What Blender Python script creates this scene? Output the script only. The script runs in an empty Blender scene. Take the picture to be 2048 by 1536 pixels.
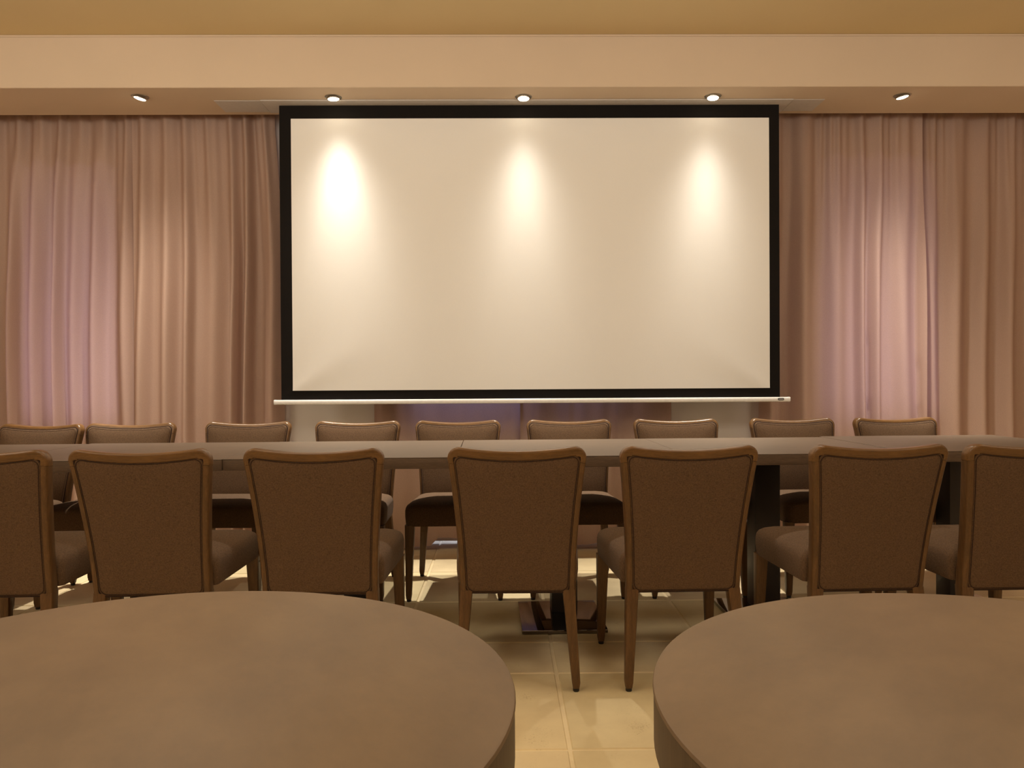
import bpy, bmesh, math, random
from mathutils import Vector, Matrix, Euler
random.seed(7)
PI = math.pi
scene = bpy.context.scene
col = scene.collection

# ------------------------------------------------------------------ materials
def lin(r, g, b):
    def f(c):
        c /= 255.0
        return c / 12.92 if c <= 0.04045 else ((c + 0.055) / 1.055) ** 2.4
    return (f(r), f(g), f(b), 1)

class NT:
    def __init__(self, name):
        self.m = bpy.data.materials.new(name); self.m.use_nodes = True
        self.t = self.m.node_tree; self.n = self.t.nodes; self.l = self.t.links
        self.b = self.n['Principled BSDF']; self.out = self.n['Material Output']
    def node(self, typ, **kw):
        n = self.n.new(typ)
        for k, v in kw.items():
            if k in n.inputs: n.inputs[k].default_value = v
            else: setattr(n, k, v)
        return n
    def link(self, a, b): self.l.new(a, b)
    def coords(self, scale=(1, 1, 1), kind='Object'):
        tc = self.node('ShaderNodeTexCoord'); mp = self.node('ShaderNodeMapping')
        mp.inputs['Scale'].default_value = scale
        self.link(tc.outputs[kind], mp.inputs['Vector'])
        return mp.outputs['Vector']
    def noise(self, vec, scale, detail=4, rough=.55):
        n = self.node('ShaderNodeTexNoise'); n.inputs['Scale'].default_value = scale
        n.inputs['Detail'].default_value = detail; n.inputs['Roughness'].default_value = rough
        self.link(vec, n.inputs['Vector']); return n.outputs['Fac']
    def ramp(self, fac, stops):
        r = self.node('ShaderNodeValToRGB'); e = r.color_ramp.elements
        while len(e) < len(stops): e.new(.5)
        for el, (p, c) in zip(e, stops): el.position = p; el.color = c if len(c) == 4 else (*c, 1)
        self.link(fac, r.inputs['Fac']); return r.outputs['Color']
    def mix(self, a, b, fac, mode='MIX'):
        m = self.node('ShaderNodeMix'); m.data_type = 'RGBA'; m.blend_type = mode
        if isinstance(fac, (int, float)): m.inputs[0].default_value = fac
        else: self.link(fac, m.inputs[0])
        for k, v in ((6, a), (7, b)):
            if isinstance(v, tuple): m.inputs[k].default_value = v if len(v) == 4 else (*v, 1)
            else: self.link(v, m.inputs[k])
        return m.outputs[2]
    def bump(self, h, strength, dist=.002):
        b = self.node('ShaderNodeBump'); b.inputs['Strength'].default_value = strength
        b.inputs['Distance'].default_value = dist
        self.link(h, b.inputs['Height']); self.link(b.outputs['Normal'], self.b.inputs['Normal'])
    def base(self, c):
        if isinstance(c, tuple): self.b.inputs['Base Color'].default_value = c if len(c) == 4 else (*c, 1)
        else: self.link(c, self.b.inputs['Base Color'])
    def set(self, **kw):
        for k, v in kw.items(): self.b.inputs[k.replace('_', ' ')].default_value = v

def m_paint(name, c, rough=.75):
    t = NT(name); v = t.coords()
    f = t.noise(v, 1.3, 3); d = tuple(x * .94 for x in c)
    t.base(t.ramp(f, [(.3, d), (.7, c)])); t.set(Roughness=rough, Specular_IOR_Level=.25)
    t.bump(t.noise(v, 220, 2), .06, .001); return t.m

def m_fabric(name, c, contrast=.28, scale=430):
    t = NT(name)
    v1 = t.coords((1, 1, .35)); v2 = t.coords((.35, .35, 1))
    a = t.noise(v1, scale, 2, .6); b = t.noise(v2, scale, 2, .6)
    w = t.node('ShaderNodeMath', operation='ADD'); t.link(a, w.inputs[0]); t.link(b, w.inputs[1])
    h = t.node('ShaderNodeMath', operation='MULTIPLY'); t.link(w.outputs[0], h.inputs[0]); h.inputs[1].default_value = .5
    lo = tuple(x * (1 - contrast) for x in c); hi = tuple(min(1, x * (1 + contrast)) for x in c)
    t.base(t.ramp(h.outputs[0], [(.36, lo), (.64, hi)]))
    t.set(Roughness=.92, Specular_IOR_Level=.15, Sheen_Weight=.04, Sheen_Roughness=.5)
    t.bump(h.outputs[0], .35, .0015); return t.m

def m_wood(name, c, rough=.4, stretch=(14, 14, 1.2), amount=.35, spec=.4):
    t = NT(name); v = t.coords(stretch)
    g = t.noise(v, 5, 6, .62); g2 = t.noise(t.coords((stretch[0] * 4, stretch[1] * 4, stretch[2] * 2)), 9, 3)
    lo = tuple(x * (1 - amount) for x in c); hi = tuple(x * (1 + amount * .7) for x in c)
    c1 = t.ramp(g, [(.3, lo), (.7, hi)]); c2 = t.ramp(g2, [(.35, (.8, .8, .8)), (.65, (1, 1, 1))])
    t.base(t.mix(c1, c2, 1.0, 'MULTIPLY')); t.set(Roughness=rough, Specular_IOR_Level=spec)
    t.bump(g2, .08, .0006); return t.m

def m_plain(name, c, rough=.5, metal=0., spec=.5):
    t = NT(name); v = t.coords()
    f = t.noise(v, 60, 2); d = tuple(x * .93 for x in c)
    t.base(t.ramp(f, [(.3, d), (.7, c)])); t.set(Roughness=rough, Metallic=metal, Specular_IOR_Level=spec); return t.m

def m_round_top():
    t = NT('clouded_laminate'); v = t.coords((1, 1.6, 1))
    a = t.noise(v, 3.2, 6, .6); b = t.noise(v, 34, 4, .6)
    c1 = t.ramp(a, [(.3, (.165, .110, .064)), (.70, (.240, .161, .090))])
    c2 = t.ramp(b, [(.3, (.93, .93, .93)), (.7, (1, 1, 1))])
    t.base(t.mix(c1, c2, 1.0, 'MULTIPLY')); t.set(Roughness=.52, Specular_IOR_Level=.35)
    t.bump(t.noise(v, 260, 2), .05, .0006); return t.m

def m_floor():
    t = NT('limestone_tile'); v = t.coords()
    at = t.node('ShaderNodeAttribute', attribute_name='tile_tint')
    cl = t.ramp(t.noise(v, 3.5, 7, .6), [(.28, (.64, .515, .315)), (.72, (.79, .66, .41))])
    pits = t.noise(t.coords((1, 1, 1)), 150, 3, .7)
    region = t.noise(v, 6, 3)
    pm = t.node('ShaderNodeMath', operation='MULTIPLY'); t.link(pits, pm.inputs[0]); t.link(region, pm.inputs[1])
    pc = t.ramp(pm.outputs[0], [(.36, (1, 1, 1)), (.43, (.72, .66, .58))])
    c = t.mix(cl, at.outputs['Color'], 1.0, 'MULTIPLY')
    t.base(t.mix(c, pc, .8, 'MULTIPLY')); t.set(Roughness=.55, Specular_IOR_Level=.3)
    t.bump(pc, .4, .0025); return t.m

def m_curtain():
    t = NT('mauve_curtain_cloth'); v = t.coords((1, 1, .25))
    w = t.noise(v, 700, 2); c = t.ramp(w, [(.35, (.44, .30, .232)), (.65, (.51, .35, .272))])
    n = t.n; n.remove(t.b)
    d = t.node('ShaderNodeBsdfDiffuse'); tr = t.node('ShaderNodeBsdfTranslucent')
    t.link(c, d.inputs['Color']); tr.inputs['Color'].default_value = (.58, .36, .39, 1)
    ms = t.node('ShaderNodeMixShader'); ms.inputs[0].default_value = .22
    t.link(d.outputs[0], ms.inputs[1]); t.link(tr.outputs[0], ms.inputs[2])
    g = t.node('ShaderNodeBsdfGlossy'); g.inputs['Roughness'].default_value = .55
    g.inputs['Color'].default_value = (.9, .8, .75, 1)
    m2 = t.node('ShaderNodeMixShader'); m2.inputs[0].default_value = .045
    t.link(ms.outputs[0], m2.inputs[1]); t.link(g.outputs[0], m2.inputs[2])
    t.link(m2.outputs[0], t.out.inputs['Surface']); return t.m

def m_glass():
    t = NT('window_glass'); t.n.remove(t.b)
    a = t.node('ShaderNodeBsdfTransparent'); g = t.node('ShaderNodeBsdfGlossy'); g.inputs['Roughness'].default_value = .02
    a.inputs['Color'].default_value = (.93, .96, .97, 1)
    f = t.node('ShaderNodeFresnel'); f.inputs['IOR'].default_value = 1.45
    m = t.node('ShaderNodeMixShader'); t.link(f.outputs[0], m.inputs[0])
    t.link(a.outputs[0], m.inputs[1]); t.link(g.outputs[0], m.inputs[2]); t.link(m.outputs[0], t.out.inputs['Surface'])
    return t.m

def m_emit(name, c, s):
    t = NT(name); t.base((.8, .8, .8)); t.b.inputs['Emission Color'].default_value = (*c, 1)
    t.b.inputs['Emission Strength'].default_value = s; return t.m

WALL = m_paint('warm_white_wall_paint', (.84, .79, .77))
CEIL = m_paint('cream_ceiling_paint', (.66, .515, .285))
SOFF = m_paint('soffit_paint', (.67, .535, .40))
FLOOR = m_floor()
GROUT = m_plain('pale_grout', (.62, .50, .36), .8)
FABRIC = m_fabric('brown_tweed_upholstery', (.121, .073, .042))
PIPING = m_plain('dark_brown_piping', (.035, .018, .013), .7, 0, .2)
OAK = m_wood('stained_oak', (.132, .066, .024), .38)
OAKRAIL = m_wood('stained_oak_rail', (.165, .082, .028), .30, (1.2, 14, 14))
TOPW = m_wood('taupe_wood_laminate', (.145, .102, .068), .48, (1.1, 16, 16), .16, .3)
EDGE = m_wood('dark_wood_edge_band', (.13, .082, .05), .5, (1.1, 14, 14), .2, .3)
RTOP = m_round_top()
RRIM = m_wood('round_rim_veneer', (.095, .060, .034), .5, (10, 10, 1.5), .2, .3)
BLACKLEG = m_plain('black_powder_coat', (.020, .014, .012), .45)
STEEL = m_plain('polished_steel', (.24, .21, .19), .05, 1.0)
NICKEL = m_plain('brushed_nickel', (.50, .46, .40), .35, 1.0)
FOOT = m_plain('black_glide', (.012, .010, .010), .5)
CURT = m_curtain()
SCRW = m_fabric('matt_white_screen_fabric', (.86, .845, .815), .012, 900)
SCRB = m_plain('black_screen_border', (.010, .008, .007), .85, 0, .15)
ALU = m_plain('white_lacquered_aluminium', (.95, .94, .93), .22)
CASE = m_plain('white_casing', (.60, .56, .53), .5)
BADGE = m_plain('black_badge', (.012, .012, .013), .4)
SILV = m_plain('silver_badge_line', (.75, .75, .74), .35)
GLASS = m_glass()
FRAME = m_plain('white_window_frame', (.62, .60, .58), .45)
BULB = m_emit('lit_lamp_lens', (1, .84, .60), 14)

# ------------------------------------------------------------------ mesh helpers
def link(name, bm, mat, parent=None, smooth=True, angle=40, loc=None):
    me = bpy.data.meshes.new(name); bmesh.ops.recalc_face_normals(bm, faces=bm.faces[:])
    bm.to_mesh(me); bm.free()
    if smooth:
        for p in me.polygons: p.use_smooth = True
        try: me.set_sharp_from_angle(angle=math.radians(angle))
        except Exception: pass
    o = bpy.data.objects.new(name, me); col.objects.link(o)
    me.materials.append(mat)
    if parent: o.parent = parent
    if loc: o.location = loc
    return o

def thing(name, label, cat, loc=(0, 0, 0), rz=0, group=None):
    o = bpy.data.objects.new(name, None); col.objects.link(o); o.empty_display_size = .1
    o.location = loc; o.rotation_euler = (0, 0, rz); tag(o, label, cat, group); return o
def tag(o, label, cat, group=None):
    o['label'] = label; o['category'] = cat
    if group: o['group'] = group
def struct(name, bm, mat, **k):
    o = link(name, bm, mat, **k); o['kind'] = 'structure'; return o

def add_box(bm, x0, x1, y0, y1, z0, z1, bev=0, seg=2):
    vs = [bm.verts.new(p) for p in ((x0, y0, z0), (x1, y0, z0), (x1, y1, z0), (x0, y1, z0), (x0, y0, z1), (x1, y0, z1), (x1, y1, z1), (x0, y1, z1))]
    fs = [bm.faces.new([vs[i] for i in f]) for f in ((0, 3, 2, 1), (4, 5, 6, 7), (0, 1, 5, 4), (1, 2, 6, 5), (2, 3, 7, 6), (3, 0, 4, 7))]
    if bev:
        es = list({e for f in fs for e in f.edges})
        bmesh.ops.bevel(bm, geom=es, offset=bev, segments=seg, profile=.6, affect='EDGES')

def add_rings(bm, rings, cap0=True, cap1=True, closed=True):
    """skin a list of equally long point rings"""
    R = [[bm.verts.new(p) for p in r] for r in rings]
    n = len(R[0])
    for a, b in zip(R, R[1:]):
        for i in range(n if closed else n - 1):
            j = (i + 1) % n
            bm.faces.new((a[i], a[j], b[j], b[i]))
    if cap0: bm.faces.new(R[0][::-1])
    if cap1: bm.faces.new(R[-1])
    return R

def add_lathe(bm, prof, n=32, centre=(0, 0, 0), cap0=True, cap1=True):
    cx, cy, cz = centre
    add_rings(bm, [[(cx + r * math.cos(2 * PI * i / n), cy + r * math.sin(2 * PI * i / n), cz + z) for i in range(n)] for r, z in prof], cap0, cap1)

def add_tube(bm, pts, r, n=6, closed=False):
    pts = [Vector(p) for p in pts]; m = len(pts); rings = []
    prev = None
    for i, p in enumerate(pts):
        a = pts[(i - 1) % m] if (closed or i) else p
        b = pts[(i + 1) % m] if (closed or i < m - 1) else p
        t = (b - a).normalized()
        u = Vector((0, 1, 0)); u = (u - t * u.dot(t)).normalized(); w = t.cross(u)
        rings.append([p + u * r * math.cos(2 * PI * k / n) + w * r * math.sin(2 * PI * k / n) for k in range(n)])
    if closed: rings.append(rings[0])
    add_rings(bm, rings, not closed, not closed)
    if closed: bmesh.ops.remove_doubles(bm, verts=bm.verts[:], dist=1e-6)

# ------------------------------------------------------------------ chair
ZB, ZT = .333, .834         # underside of the back, height of its corners
def half_w(z):
    s = (z - ZB) / (ZT - ZB)
    return .196 + .037 * max(0, s) ** 1.75 + .002 * s
def lean(z):
    s = (z - ZB) / (ZT - ZB)
    return -.192 - .098 * max(s, -.3) ** 1.15 if s > 0 else -.192
def S(u, z, b):
    h = half_w(z); q = max(0, 1 - (u / h) ** 2)
    s = max(0, (z - ZB) / (ZT - ZB))
    return Vector((u, lean(z) - .016 * q * s + b, z))
def top_z(u): return ZT - .0140 * max(0, 1 - (u / .233) ** 2)

def back_outline(inset, rc_top, rc_bot=None, nside=14, ntop=20, zb=ZB, it=None):
    """(u, z) points: bottom left, up the side, across the sagging top and down the right side"""
    pts = []
    z0 = zb if rc_bot is None else zb + rc_bot
    it = inset if it is None else it
    zt = ZT - it
    left = []
    for i in range(nside):
        z = z0 + (zt - rc_top - z0) * i / (nside - 1)
        left.append((-(half_w(z) - inset), z))
    uc = half_w(zt - rc_top) - inset
    corner = []
    for i in range(1, 8):
        a = PI - (PI / 2) * i / 8
        corner.append((-(uc - rc_top) + rc_top * math.cos(a), zt - rc_top + rc_top * math.sin(a)))
    top = []
    for i in range(ntop + 1):
        u = -(uc - rc_top) + 2 * (uc - rc_top) * i / ntop
        top.append((u, top_z(u) - it + (ZT - top_z(uc - rc_top)) * (abs(u) / (uc - rc_top)) ** 2))
    right = [(-u, z) for u, z in (left + corner)[::-1]]
    pts = left + corner + top + right
    if rc_bot is not None:
        ub = half_w(zb) - inset
        cr = []
        for i in range(1, 8):
            a = 0 - (PI / 2) * i / 8
            cr.append((ub - rc_bot + rc_bot * math.cos(a), zb + rc_bot + rc_bot * math.sin(a)))
        bot = [((ub - rc_bot) * (1 - 2 * i / 10), zb) for i in range(11)]
        pts += cr + bot + [(-u, z) for u, z in cr[::-1]]
    return pts

def frame_section(w, d=.0235):
    sec = []
    for (cx, cy, a0, r) in ((.0095, -d + .0095, 180, .0095), (w - .004, -d + .004, 270, .004), (w - .004, d - .004, 0, .004), (.0095, d - .0095, 90, .0095)):
        for k in range(4):
            a = math.radians(a0 + 30 * k); sec.append((cx + r * math.cos(a), cy + r * math.sin(a)))
    return sec
def chair_back_frame(which):
    """the bent top rail with its corners (0), the left (-1) or the right (1) stile below the joint"""
    bm = bmesh.new(); out = back_outline(0, .038, nside=22); n = len(out); rings = []
    zj = ZT - .056
    for i, (u, z) in enumerate(out):
        a = out[max(0, i - 1)]; b = out[min(n - 1, i + 1)]
        t = Vector((b[0] - a[0], b[1] - a[1])).normalized(); nrm = Vector((t.y, -t.x))   # inward
        c = min(1, max(0, -nrm.y)); s2 = 2 * c * math.sqrt(1 - c * c)
        w = .0205 + .0105 * c ** 1.5 + .0065 * max(0, s2 - .45) / .55      # slim stiles, taller top rail, filled corners
        sc = frame_section(w)
        rings.append((u, z, [S(u + nrm.x * p, z + nrm.y * p, q) for p, q in sc]))
    def cut(side, z):                                                 # section at the joint, between its two neighbours
        for (u0, z0, r0), (u1, z1, r1) in zip(rings, rings[1:]):
            if u0 * side > 0 and (z0 - zj) * (z1 - zj) <= 0 and z0 != z1:
                k = (z - z0) / (z1 - z0); return [p + (q - p) * k for p, q in zip(r0, r1)]
    e = .0004
    if which == 0: sel = [cut(-1, zj + e)] + [r for u, z, r in rings if z > zj + .001] + [cut(1, zj + e)]
    elif which == -1: sel = [r for u, z, r in rings if z < zj - .001 and u < 0] + [cut(-1, zj - e)]
    else: sel = [cut(1, zj - e)] + [r for u, z, r in rings if z < zj - .001 and u > 0]
    add_rings(bm, sel)
    return bm

BACK_O = dict(side=.0170, top=.0265, low=-.008)
FRONT_O = dict(side=.0150, top=.0190, low=-.002)
def panel_outline(o, extra=0):
    return back_outline(o['side'] + extra, .021, .026, zb=ZB + o['low'] + extra, it=o['top'] + extra)
def chair_back_panel():
    bm = bmesh.new(); A, B = panel_outline(BACK_O), panel_outline(FRONT_O)
    cu, cz = 0, .58
    def ring(out, s, b): return [S(cu + (u - cu) * s, cz + (z - cz) * s, b) for u, z in out]
    back = [(1, .0165), (.985, .0205), (.94, .0235), (.82, .0265), (.6, .0285), (.3, .0295)]
    front = [(1, .0242), (.997, .0268), (.985, .0292), (.94, .0325), (.82, .0365), (.6, .0395), (.3, .0405)]
    rings = [ring(A, s, -b) for s, b in back[::-1]] + [ring(A, 1, .012), ring(B, 1, .0225)] + [ring(B, s, b) for s, b in front]
    R = add_rings(bm, rings, False, False)
    for r, b in ((R[0], -.0297), (R[-1], .0407)):
        c = bm.verts.new(S(cu, cz, b))
        for i in range(len(r)): bm.faces.new((r[i], r[(i + 1) % len(r)], c))
    return bm

def chair_piping():
    bm = bmesh.new()
    for o, ex, b, r in ((BACK_O, .0013, -.0215, .0017), (BACK_O, .0075, -.0232, .0012), (FRONT_O, -.0012, .0240, .0026), (FRONT_O, .0060, .0300, .0010)):
        add_tube(bm, [S(u, z, b) for u, z in panel_outline(o, ex)], r, 5, True)
    return bm

def seat_outline(ins, n=7):
    pts = []
    cs = ((.236, .252, .045), (-.236, .252, .045), (-.212, -.170, .02), (.212, -.170, .02))
    for k, (x, y, r) in enumerate(cs):
        r2 = max(.004, r - ins * .5); sx = 1 if x > 0 else -1; sy = 1 if y > 0 else -1
        cx, cy = x - sx * (r2 + ins), y - sy * (r2 + ins)
        for i in range(n):
            a = PI / 2 * (k + i / (n - 1)); pts.append((cx + r2 * math.cos(a), cy + r2 * math.sin(a)))
    return pts
def chair_seat():
    bm = bmesh.new(); rings = []
    for ins, z in ((.016, .356), (.006, .358), (.003, .368), (.000, .40), (.000, .428), (.003, .442), (.010, .453), (.024, .461), (.05, .468), (.09, .473), (.14, .476)):
        rings.append([(x, y, z - .010 * max(0, -y) / .17 + (.006 * (1 - (x / .24) ** 2) if z > .45 else 0)) for x, y in seat_outline(ins)])
    add_rings(bm, rings); return bm

def chair_leg(top, bot, ts, bs, zt, zb=.012, mids=()):
    """square tapered leg, edges eased"""
    bm = bmesh.new(); rings = []
    secs = [(zt, top, ts)] + list(mids) + [(zb + .02, bot, bs), (zb, bot, (bs[0] - .006, bs[1] - .006))]
    for z, (x, y), (w, d) in secs:
        e = .0045; r = []
        for sx, sy in ((1, 1), (-1, 1), (-1, -1), (1, -1)):
            for k in range(3):
                a = math.atan2(sy, sx) - PI / 4 + PI / 4 * k
                r.append((x + sx * (w / 2 - e) + e * math.cos(a), y + sy * (d / 2 - e) + e * math.sin(a), z))
        rings.append(r)
    add_rings(bm, rings); return bm
def glide(x, y):
    bm = bmesh.new(); add_lathe(bm, [(.0095, 0), (.011, .003), (.011, .0125)], 14, (x, y, 0)); return bm

def make_chair(label):
    t = thing('dining_chair', label, 'chair')
    link('seat', chair_seat(), FABRIC, t)
    link('top_rail', chair_back_frame(0), OAKRAIL, t)
    for k in (-1, 1): link('stile', chair_back_frame(k), OAK, t)
    p = link('back_panel', chair_back_panel(), FABRIC, t, angle=60)
    link('piping', chair_piping(), PIPING, p)
    for sx in (-1, 1):
        l = link('leg', chair_leg((sx * .212, .222), (sx * .2175, .236), (.046, .046), (.029, .029), .362), OAK, t)
        link('foot_glide', glide(sx * .2175, .236), FOOT, l)
        hb = half_w(ZB)
        l = link('leg', chair_leg((sx * (hb - .021), lean(ZB) + .000), (sx * .196, -.240), (.042, .046), (.028, .030), ZB + .004), OAK, t)
        link('foot_glide', glide(sx * .196, -.240), FOOT, l)
    return t

def copy_tree(o, parent=None):
    c = o.copy(); col.objects.link(c)
    if parent: c.parent = parent
    for ch in list(o.children): copy_tree(ch, c)
    return c

first = None
def chair(x, y, deg, label, group):
    global first
    if first is None:
        first = make_chair(label); o = first
    else:
        o = copy_tree(first)
    o['label'] = label; o['group'] = group
    o.location = (x, y, 0); o.rotation_euler = (0, 0, math.radians(deg))

NEAR = 'brown chair, back to us, '
for x, y, d, s in (
    (-1.745, 2.890, 2.0, 'cut off by the left edge of the picture'),
    (-1.205, 2.890, 1.0, 'second from left, behind the left round table'),
    (-0.632, 2.890, 0.5, 'third from left, behind the left round table'),
    (0.046, 2.890, -0.8, 'left one of two flanking the gap between the round tables'),
    (0.606, 2.890, 1.6, 'right one of two flanking the gap between the round tables'),
    (1.234, 2.880, 2.0, 'behind the middle of the right round table'),
    (1.752, 2.880, 1.5, 'cut off by the right edge of the picture')):
    chair(x, y, d, NEAR + s, 'chairs on the near side of the table')
FAR = 'brown chair across the table facing us, '
for x, y, d, s in (
    (-2.46, 3.87, 180 - 6, 'cut off by the left edge of the picture'),
    (-1.965, 3.91, 180 + 3, 'second from left, before the left curtains'),
    (-1.385, 3.975, 180 - 1, 'under the lower left corner of the screen'),
    (-0.800, 3.975, 180 - 2, 'before the left white wall pier'),
    (-0.244, 3.975, 180 + 1, 'before the left half of the purple middle curtain'),
    (0.352, 3.985, 180, 'before the right half of the middle curtains'),
    (0.935, 3.985, 180, 'before the right white wall pier'),
    (1.575, 3.985, 180 + 1, 'under the lower right corner of the screen'),
    (2.150, 3.985, 180 + 3, 'rightmost, before the right-hand curtains')):
    chair(x, y, d, FAR + s, 'chairs on the far side of the table')

# ------------------------------------------------------------------ tables
def make_table(x, y, deg, label, back=.13):
    t = thing('dining_table', label, 'table', (x, y, 0), math.radians(deg), 'square tables joined into one long row')
    w, d = .4573, .4225
    bm = bmesh.new(); add_box(bm, -w, w, -d, d, .7465, .750, .0012, 1)
    top = link('tabletop', bm, TOPW, t)
    bm = bmesh.new(); add_box(bm, -w, w, -d, d, .705, .7463, .002, 2)
    link('edge_band', bm, EDGE, top)
    bm = bmesh.new(); add_box(bm, -.057, .057, -.057, .057, .017, .700, .004, 2)
    link('column', bm, BLACKLEG, t)
    bm = bmesh.new(); add_box(bm, -.2, .2, -.2, .2, .697, .705, .002, 1)
    link('mounting_plate', bm, BLACKLEG, t)
    bm = bmesh.new(); add_box(bm, -.200, .156, -.30, back, .003, .017, .002, 2)
    link('base_plate', bm, STEEL, t)
for x, y, d, s in (
    (-2.4860, 3.435, 1.6, 'wood-topped table at the left end of the long row'),
    (-1.5690, 3.482, 1.2, 'wood-topped table second from the left end of the long row'),
    (-0.6535, 3.510, 1.2, 'wood-topped table third from the left end of the long row'),
    (0.2635, 3.536, 1.2, 'wood-topped table whose polished steel foot shows between the two middle chairs'),
    (1.1795, 3.562, 1.2, 'wood-topped table second from the right end of the long row'),
    (2.102, 3.640, 1.6, 'wood-topped table at the right end of the long row, set slightly back')):
    make_table(x, y, d, s, .075 if x > 2 else .13)

def round_table(x, y, r, label):
    t = thing('round_table', label, 'table', (x, y, 0), random.uniform(0, 6), 'round tables in the foreground')
    bm = bmesh.new()
    add_lathe(bm, [(r - .002, .7440), (r, .7452), (r, .7470), (r - .0008, .7488), (r - .003, .750)], 128)
    top = link('tabletop', bm, RTOP, t, angle=30)
    bm = bmesh.new()
    add_lathe(bm, [(r - .006, .688), (r - .001, .691), (r - .001, .7438)], 128)
    link('rim', bm, RRIM, top, angle=30)
    bm = bmesh.new(); add_lathe(bm, [(.05, .018), (.05, .68), (.16, .6805), (.16, .6878)], 40)
    link('column', bm, BLACKLEG, t, angle=30)
    bm = bmesh.new(); add_lathe(bm, [(.235, 0), (.24, .004), (.24, .012), (.23, .018)], 64)
    link('base_plate', bm, BLACKLEG, t, angle=30)
round_table(-.379, .768, .389, 'round brown laminate table in the left foreground')
round_table(.532, .729, .388, 'round brown laminate table in the right foreground')

# ------------------------------------------------------------------ room
X0, X1, Y0, YW = -4.6, 4.6, -4.0, 4.93
ZC = 2.935
# floor: individual limestone slabs with shallow joints, one mesh
bm = bmesh.new(); cl = bm.loops.layers.float_color.new('tile_tint')
rows = [2.23]
while rows[-1] > Y0 - .6: rows.append(rows[-1] - .58)
rows = rows[::-1] + [2.81, 3.14, 3.72, 4.30, 4.88, 5.46]
g = .0045
def slab(x0, x1, y0, y1):
    bv = .003; z0, z1 = -.004, 0
    j = lambda: random.uniform(-.0012, .0012)
    base = [(x0 + j(), y0 + j()), (x1 + j(), y0 + j()), (x1 + j(), y1 + j()), (x0 + j(), y1 + j())]
    ins = [(bv, bv), (-bv, bv), (-bv, -bv), (bv, -bv)]
    lo = [bm.verts.new((x, y, z0)) for x, y in base]
    hi = [bm.verts.new((x + a, y + b, z1)) for (x, y), (a, b) in zip(base, ins)]
    k = random.uniform(.96, 1.05); tint = (k, k * random.uniform(.97, 1.0), k * random.uniform(.93, 1.0), 1)
    fs = [bm.faces.new(hi)] + [bm.faces.new((lo[i], lo[(i + 1) % 4], hi[(i + 1) % 4], hi[i])) for i in range(4)]
    for f in fs:
        for l in f.loops: l[cl] = tint
for r0, r1 in zip(rows, rows[1:]):
    x = .183 - .598 * 9
    while x < X1 + .6:
        slab(x + .0062, x + .598 - .0062, r0 + g, r1 - g); x += .598
vs = [bm.verts.new(p) for p in ((X0 - 1, Y0 - 1, -.004), (X1 + 1, Y0 - 1, -.004), (X1 + 1, 5.6, -.004), (X0 - 1, 5.6, -.004))]
f = bm.faces.new(vs)
for l in f.loops: l[cl] = (1.12, 1.12, 1.14, 1)
struct('floor', bm, FLOOR, smooth=False)

# back wall with three french-window openings
WIN = ((-3.02, -2.36), (-.60, .95), (1.98, 2.72))
ZH, ZS = 2.36, .74
bm = bmesh.new(); xs = X0
for i, (a, b) in enumerate(WIN):
    add_box(bm, xs, a, YW, YW + .22, 0, ZC + .05); add_box(bm, a, b, YW, YW + .22, ZH, ZC + .05); xs = b
    if i == 1: add_box(bm, a, b, YW + .09, YW + .13, .022, ZS)
    else: add_box(bm, a, b, YW, YW + .22, 0, ZS)
add_box(bm, xs, X1, YW, YW + .22, 0, ZC + .05)
struct('wall_back', bm, WALL, smooth=False)
for nm, b in (('wall_left', (X0 - .15, X0, Y0, YW + .22)), ('wall_right', (X1, X1 + .15, Y0, YW + .22)), ('wall_front', (X0 - .15, X1 + .15, Y0 - .15, Y0))):
    bm = bmesh.new(); add_box(bm, *b, 0, ZC + .05); struct(nm, bm, WALL, smooth=False)
bm = bmesh.new(); add_box(bm, X0, X1, Y0, YW, ZC, ZC + .08); struct('ceiling', bm, CEIL, smooth=False)
# bulkhead along the window wall, with a fine bead under the ceiling
SY0, SY1, SZ = 4.298, 4.738, 2.65
bm = bmesh.new(); add_box(bm, X0, X1, SY0, SY1, SZ, ZC - .0005, .003, 1)
struct('trim_1', bm, SOFF, smooth=False)
bm = bmesh.new(); add_box(bm, X0, X1, SY0 - .006, SY0 - .0005, ZC - .011, ZC - .0005, .0015, 1)
struct('trim_2', bm, SOFF, smooth=False)
for i, (a, b) in enumerate(((X0, WIN[0][0]), (WIN[0][1], WIN[1][0]), (WIN[1][1], WIN[2][0]), (WIN[2][1], X1))):
    bm = bmesh.new(); add_box(bm, a, b, YW - .014, YW - .0005, 0, .075, .003, 1)
    struct('baseboard_back' + ('' if not i else '.%03d' % i), bm, WALL, smooth=False)
for i, (a, b) in enumerate(WIN):
    t = bpy.data.objects.new('window_%d' % (i + 1), None); col.objects.link(t); t['kind'] = 'structure'
    t.location = ((a + b) / 2, YW + .12, 0)
    w = (b - a) / 2; bm = bmesh.new(); fr = .055
    add_box(bm, -w, -w + fr, -.03, .03, .74, ZH); add_box(bm, w - fr, w, -.03, .03, .74, ZH)
    add_box(bm, -w + fr, w - fr, -.03, .03, ZH - fr, ZH); add_box(bm, -w + fr, w - fr, -.03, .03, .74, .80)
    if w > .5: add_box(bm, -.05, .05, -.03, .03, .80, ZH - fr)
    o = link('window_frame', bm, FRAME, t, smooth=False); o['kind'] = 'structure'
    bm = bmesh.new()
    for p0, p1 in (((-w + fr, w - fr),) if w < .5 else ((-w + fr, -.05), (.05, w - fr))):
        add_box(bm, p0, p1, -.004, .004, .80, ZH - fr)
    o = link('glass', bm, GLASS, t, smooth=False); o['kind'] = 'structure'

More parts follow.
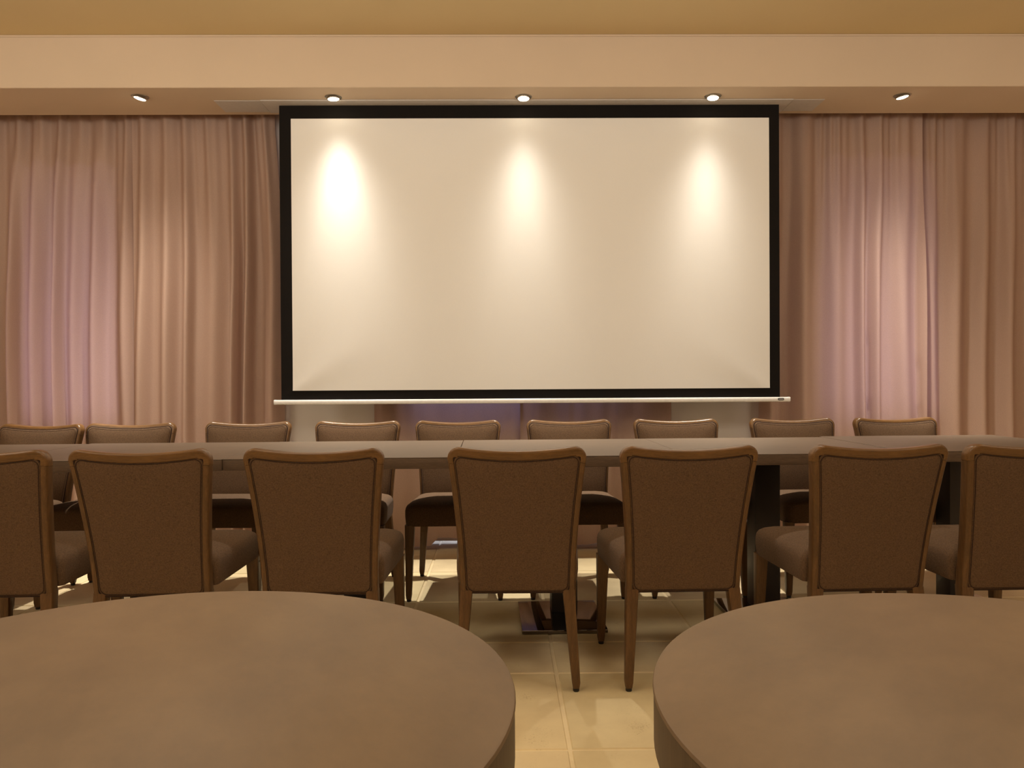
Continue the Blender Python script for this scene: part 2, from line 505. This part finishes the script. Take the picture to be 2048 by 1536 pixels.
# ------------------------------------------------------------------ curtains
def curtain(name, label, xa, xb, y, seed, zb=.03, ztop=2.86, amp=.030, edge_l=None, edge_r=None, hem=None, n_folds=7):
    rnd = random.Random(seed)
    # pleat positions at the heading, and the fewer, wider folds they fall into
    L = xb - xa
    broad = []
    x = 0
    while x < 1.0:
        step = rnd.uniform(.6, 1.5) / n_folds
        broad.append((x, step, rnd.uniform(.45, 1.0), rnd.uniform(-.012, .012))); x += step
    ph = [rnd.uniform(0, 6.28) for _ in range(6)]
    nfine = int(L / .062)
    def fold(u, z):
        s = max(0, min(1, (2.65 - z) / 1.3)); s = s * s * (3 - 2 * s)
        uu = u + .010 * math.sin(2.1 * z + ph[0]) + .006 * math.sin(5.3 * z + ph[1]) * (1 - s)
        b = 0
        for (p, st, a, dr) in broad:
            q = (uu + dr * (2.65 - z) - p) / st
            if 0 <= q < 1: b = a * (.5 - .5 * math.cos(2 * PI * q)) ** 1.25; break
        fine = math.sin(2 * PI * nfine * u + ph[2] + 1.4 * math.sin(2 * PI * 3.1 * u + ph[3])) * (.6 + .4 * math.sin(2 * PI * 2.3 * u + ph[4]))
        ripple = .0022 * math.sin(34 * u * L + 3 * z + ph[5]) * (.4 + s)
        return -amp * (b * (.55 + .55 * s) - .35) - .0085 * fine * (1 - s) ** 1.5 + ripple
    NX = max(60, int(L / .0075)); NZ = 70
    bm = bmesh.new(); V = []
    for k in range(NZ + 1):
        row = []
        q = k / NZ
        for i in range(NX + 1):
            u = i / NX
            z0 = zb + (hem(xa + u * L) if hem else .006 * math.sin(9 * u * L + ph[1]))
            z = ztop + (z0 - ztop) * q
            a = xa + (edge_l(z) if edge_l else 0); b = xb + (edge_r(z) if edge_r else 0)
            row.append(bm.verts.new((a + (b - a) * u, y + fold(u, z), z)))
        V.append(row)
    for k in range(NZ):
        for i in range(NX):
            bm.faces.new((V[k][i], V[k][i + 1], V[k + 1][i + 1], V[k + 1][i]))
    o = link(name, bm, CURT, angle=180)
    tag(o, label, 'curtain', 'mauve curtains along the window wall'); return o

curtain('curtain', 'mauve curtain panel at the far left, its right edge glowing violet', -3.75, -2.278, 4.862, 3, n_folds=10, amp=.082, edge_r=lambda z: .005)
curtain('curtain', 'mauve curtain panel right beside the left edge of the screen', -2.268, -1.36, 4.822, 11, n_folds=6.5, amp=.085,
        edge_r=lambda z: -.045 * max(0, min(1, (z - 1.5) / 1.1)) ** 2 + .01)
curtain('curtain', 'purple backlit curtain panel under the screen, left of the middle parting', -.80, .115, 4.842, 21, zb=.02, amp=.022, n_folds=6,
        hem=lambda x: .052 * max(0, min(1, (x + .46) / .05)) + .008 * math.sin(11 * x))
curtain('curtain', 'darker mauve curtain panel under the screen, right of the middle parting', .10, 1.03, 4.822, 25, zb=.045, amp=.022, n_folds=6,
        hem=lambda x: .014 * math.sin(9 * x + 1))
curtain('curtain', 'mauve curtain panel right beside the right edge of the screen', 1.575, 2.595, 4.822, 34, n_folds=7, amp=.085,
        edge_l=lambda z: .03 * max(0, (z - .8) / 1.8))
curtain('curtain', 'mauve curtain panel at the far right, behind the hanging hem of its neighbour', 2.597, 3.85, 4.862, 41, n_folds=9, amp=.082)

# ------------------------------------------------------------------ projection screen
SYP = 4.562
t = thing('projection_screen', 'large white projection screen with black border hanging from the ceiling', 'projection screen', (0, SYP, 0))
XL, XR, ZBm, ZTp = -1.289, 1.610, .940, 2.655
WL, WR, WB, WT = -1.222, 1.551, .995, 2.567
def sag(x, z):
    """slow waves of the tensioned cloth, stronger in the two lower corners"""
    v = (z - ZBm) / (ZTp - ZBm)
    a = 0
    for cx, sg in ((XL, 1), (XR, -1)):
        dx = max(0, (x - cx) * sg); dz = (z - ZBm) + .001
        th = math.atan2(dz, dx)
        r = math.hypot(dx, dz)
        a += -.0035 * math.exp(-((th - .62) / .26) ** 2) * math.exp(-((r - .28) / .34) ** 2)
    a += .0016 * math.sin(3.1 * x + .4) * v * (1 - v) * 3
    return a
def sheet(x0, x1, z0, z1, nx, nz, y, th=.0008):
    bm = bmesh.new()
    F = [[bm.verts.new((x0 + (x1 - x0) * i / nx, y + sag(x0 + (x1 - x0) * i / nx, z0 + (z1 - z0) * k / nz), z0 + (z1 - z0) * k / nz)) for i in range(nx + 1)] for k in range(nz + 1)]
    for k in range(nz):
        for i in range(nx): bm.faces.new((F[k][i], F[k][i + 1], F[k + 1][i + 1], F[k + 1][i]))
    r = bmesh.ops.extrude_face_region(bm, geom=bm.faces[:])
    for v in r['geom']:
        if isinstance(v, bmesh.types.BMVert): v.co.y += th
    return bm
link('border', sheet(XL, XR, ZBm - .004, ZTp, 120, 80, 0), SCRB, t, angle=50)
link('viewing_surface', sheet(WL, WR, WB, WT, 150, 100, -.0012), SCRW, t, angle=50)
bm = bmesh.new()
prof = []
for k in range(16):
    a = 2 * PI * k / 16; prof.append((.012 * math.copysign(abs(math.cos(a)) ** .6, math.cos(a)) - .006, .0135 * math.copysign(abs(math.sin(a)) ** .6, math.sin(a))))
add_rings(bm, [[(x, p[0], .9285 + p[1]) for p in prof] for x in (-1.327, 1.664)])
bar = link('weight_bar', bm, ALU, t, angle=50)
for xe, sg in ((-1.327, -1), (1.664, 1)):
    bm = bmesh.new(); add_rings(bm, [[(xe + sg * dx, p[0] * k, .9285 + p[1] * k) for p in prof] for dx, k in ((-.012, 1.05), (.0, 1.05), (.002, .98))])
    link('end_cap', bm, ALU, bar, angle=40)
def pill(w, h, y0, y1, x, z):
    bm = bmesh.new(); pts = []
    for s in (1, -1):
        for k in range(9):
            a = -PI / 2 * s + PI * k / 8 if s == 1 else PI / 2 + PI * k / 8
            pts.append((x + s * (w / 2 - h / 2) + h / 2 * math.cos(a), z + h / 2 * math.sin(a)))
    add_rings(bm, [[(p, y0, q) for p, q in pts], [(p, y1, q) for p, q in pts]]); return bm
bd = link('badge', pill(.036, .0135, -.0195, -.0175, 1.610, .930), BADGE, bar)
link('badge_line', pill(.027, .0032, -.0202, -.0194, 1.610, .930), SILV, bd)
bm = bmesh.new()
add_box(bm, -1.375, 1.668, -.080, .125, SZ - .007, SZ - .0005, .002, 1)
link('casing', bm, CASE, t, smooth=False)
for xa, xb in ((-1.640, -1.378), (1.671, 1.850)):
    bm = bmesh.new(); add_box(bm, xa, xb, -.070, .12, SZ - .004, SZ - .0005, .001, 1)
    link('cover_panel', bm, CASE, t, smooth=False)

# ------------------------------------------------------------------ recessed spotlights
def downlight(x, y, rx, ry, label, bx, by, power):
    """rx, ry tip the lamp in its gimbal, bx, by its beam (degrees)"""
    t = thing('recessed_spotlight', label, 'spotlight', (x, y, SZ), 0, 'recessed spotlights in the bulkhead')
    bm = bmesh.new()
    add_rings(bm, [[(r * math.cos(2 * PI * i / 40), r * math.sin(2 * PI * i / 40), z) for i in range(40)] for r, z in
                   ((.0395, -.0008), (.0400, -.0030), (.0455, -.0036), (.0475, -.0008), (.0395, -.0006))], False, False)
    link('trim_ring', bm, NICKEL, t)
    bm = bmesh.new()
    add_rings(bm, [[(r * math.cos(2 * PI * i / 40), r * math.sin(2 * PI * i / 40), z) for i in range(40)] for r, z in
                   ((.031, -.001), (.0315, -.006), (.0345, -.006), (.0355, -.0012))], True, True)
    gb = link('gimbal', bm, NICKEL, t); gb.rotation_euler = (math.radians(rx), math.radians(ry), 0)
    gb.location = (0, 0, -.005)
    bm = bmesh.new(); add_lathe(bm, [(.0312, -.0062), (.029, -.0095), (.018, -.0125), (.004, -.0135)], 32)
    link('lamp_lens', bm, BULB, gb)
    d = bpy.data.lights.new('spot_beam', 'SPOT'); d.energy = power; d.color = (1, .92, .79)
    d.spot_size = math.radians(140); d.spot_blend = .5; d.shadow_soft_size = .024; d.use_nodes = True
    nt = d.node_tree; em = nt.nodes['Emission']                     # bell-shaped reflector beam
    tc = nt.nodes.new('ShaderNodeTexCoord'); sp = nt.nodes.new('ShaderNodeSeparateXYZ'); nt.links.new(tc.outputs['Normal'], sp.inputs[0])
    prev = sp.outputs[2]
    for op, v in (('ABSOLUTE', 0), ('ARCCOSINE', 0), ('DIVIDE', math.radians(SIGMA)), ('POWER', 2), ('MULTIPLY', -1), ('EXPONENT', 0)):
        m = nt.nodes.new('ShaderNodeMath'); m.operation = op; nt.links.new(prev, m.inputs[0]); m.inputs[1].default_value = v; prev = m.outputs[0]
    nt.links.new(prev, em.inputs['Strength'])
    o = bpy.data.objects.new('spot_beam', d); col.objects.link(o)
    o.location = (x, y, SZ - .022)
    o.rotation_euler = (math.radians(bx), math.radians(by), 0)
ORD = ('recessed spotlight over the left-hand curtains', 'recessed spotlight above the left part of the screen', 'recessed spotlight above the middle of the screen',
       'recessed spotlight above the right part of the screen', 'recessed spotlight over the right-hand curtains')
ROWS = ((2.5, 20.5), (.9, 20), (-.8, 3))
SIGMA, POW = 19.5, 310
downlight(-2.028, 4.432, 4, 14, ORD[0], -2, 2, POW * 1.35)
downlight(-.951, 4.446, 4, -3, ORD[1], -12.5, -2, POW * 1.1)
downlight(.121, 4.446, -3, 0, ORD[2], -14.5, 0, POW)
downlight(1.193, 4.442, -3, 2, ORD[3], -14.5, 2, POW)
downlight(2.267, 4.436, 4, -12, ORD[4], -2, -5, POW * 1.25)

# ------------------------------------------------------------------ other light of the room
def area(name, loc, rot, sx, sy, en, c):
    d = bpy.data.lights.new(name, 'AREA'); d.shape = 'RECTANGLE'; d.size = sx; d.size_y = sy; d.energy = en; d.color = c
    o = bpy.data.objects.new(name, d); col.objects.link(o); o.location = loc; o.rotation_euler = rot; return o
# daylight outside the french windows
for x, w, en in ((-2.69, .75, 20), (-.22, .75, 15), (2.35, .80, 19)):
    area('daylight', (x, YW + .85, 1.15), (-PI / 2, 0, 0), w, 1.5, en, (.93, .86, 1.0) if abs(x) > 1 else (.58, .67, 1.0))
area('daylight', (.15, YW + .8, 1.3), (-PI / 2 - .9, 0, 0), 1.5, .3, 1.3, (.34, .55, 1.0))
# unseen fill lights added for the room's soft general light, in rows running back
for y, en in ROWS:
    for x, k in ((-2.7, 1.3), (-.9, 1.1), (.9, .9), (2.7, .66)):
        d = bpy.data.lights.new('room_fill', 'POINT'); d.energy = en * k; d.color = (1, .91, .765); d.shadow_soft_size = .30
        o = bpy.data.objects.new('room_fill', d); col.objects.link(o); o.location = (x, y, 2.48)

w = bpy.data.worlds.new('World'); scene.world = w; w.use_nodes = True
w.node_tree.nodes['Background'].inputs[0].default_value = (.5, .62, 1, 1)
w.node_tree.nodes['Background'].inputs[1].default_value = .25

# ------------------------------------------------------------------ camera
cd = bpy.data.cameras.new('camera'); cam = bpy.data.objects.new('camera', cd); col.objects.link(cam)
cd.sensor_width = 36; cd.lens = 1570 / 2048 * 36; cd.clip_start = .02
R = Matrix.Rotation(math.radians(-.6), 3, 'Z') @ Matrix.Rotation(math.radians(90 - .42), 3, 'X') @ Matrix.Rotation(math.radians(-.33), 3, 'Z')
cam.matrix_world = Matrix.Translation((0, 0, 1.06)) @ R.to_4x4()
scene.camera = cam
vs = scene.view_settings
vs.view_transform = 'Standard'; vs.look = 'None'; vs.gamma = 1; vs.use_curve_mapping = False; vs.exposure = 0
scene.cycles.max_bounces = 10; scene.cycles.diffuse_bounces = 6; scene.cycles.sample_clamp_indirect = 6
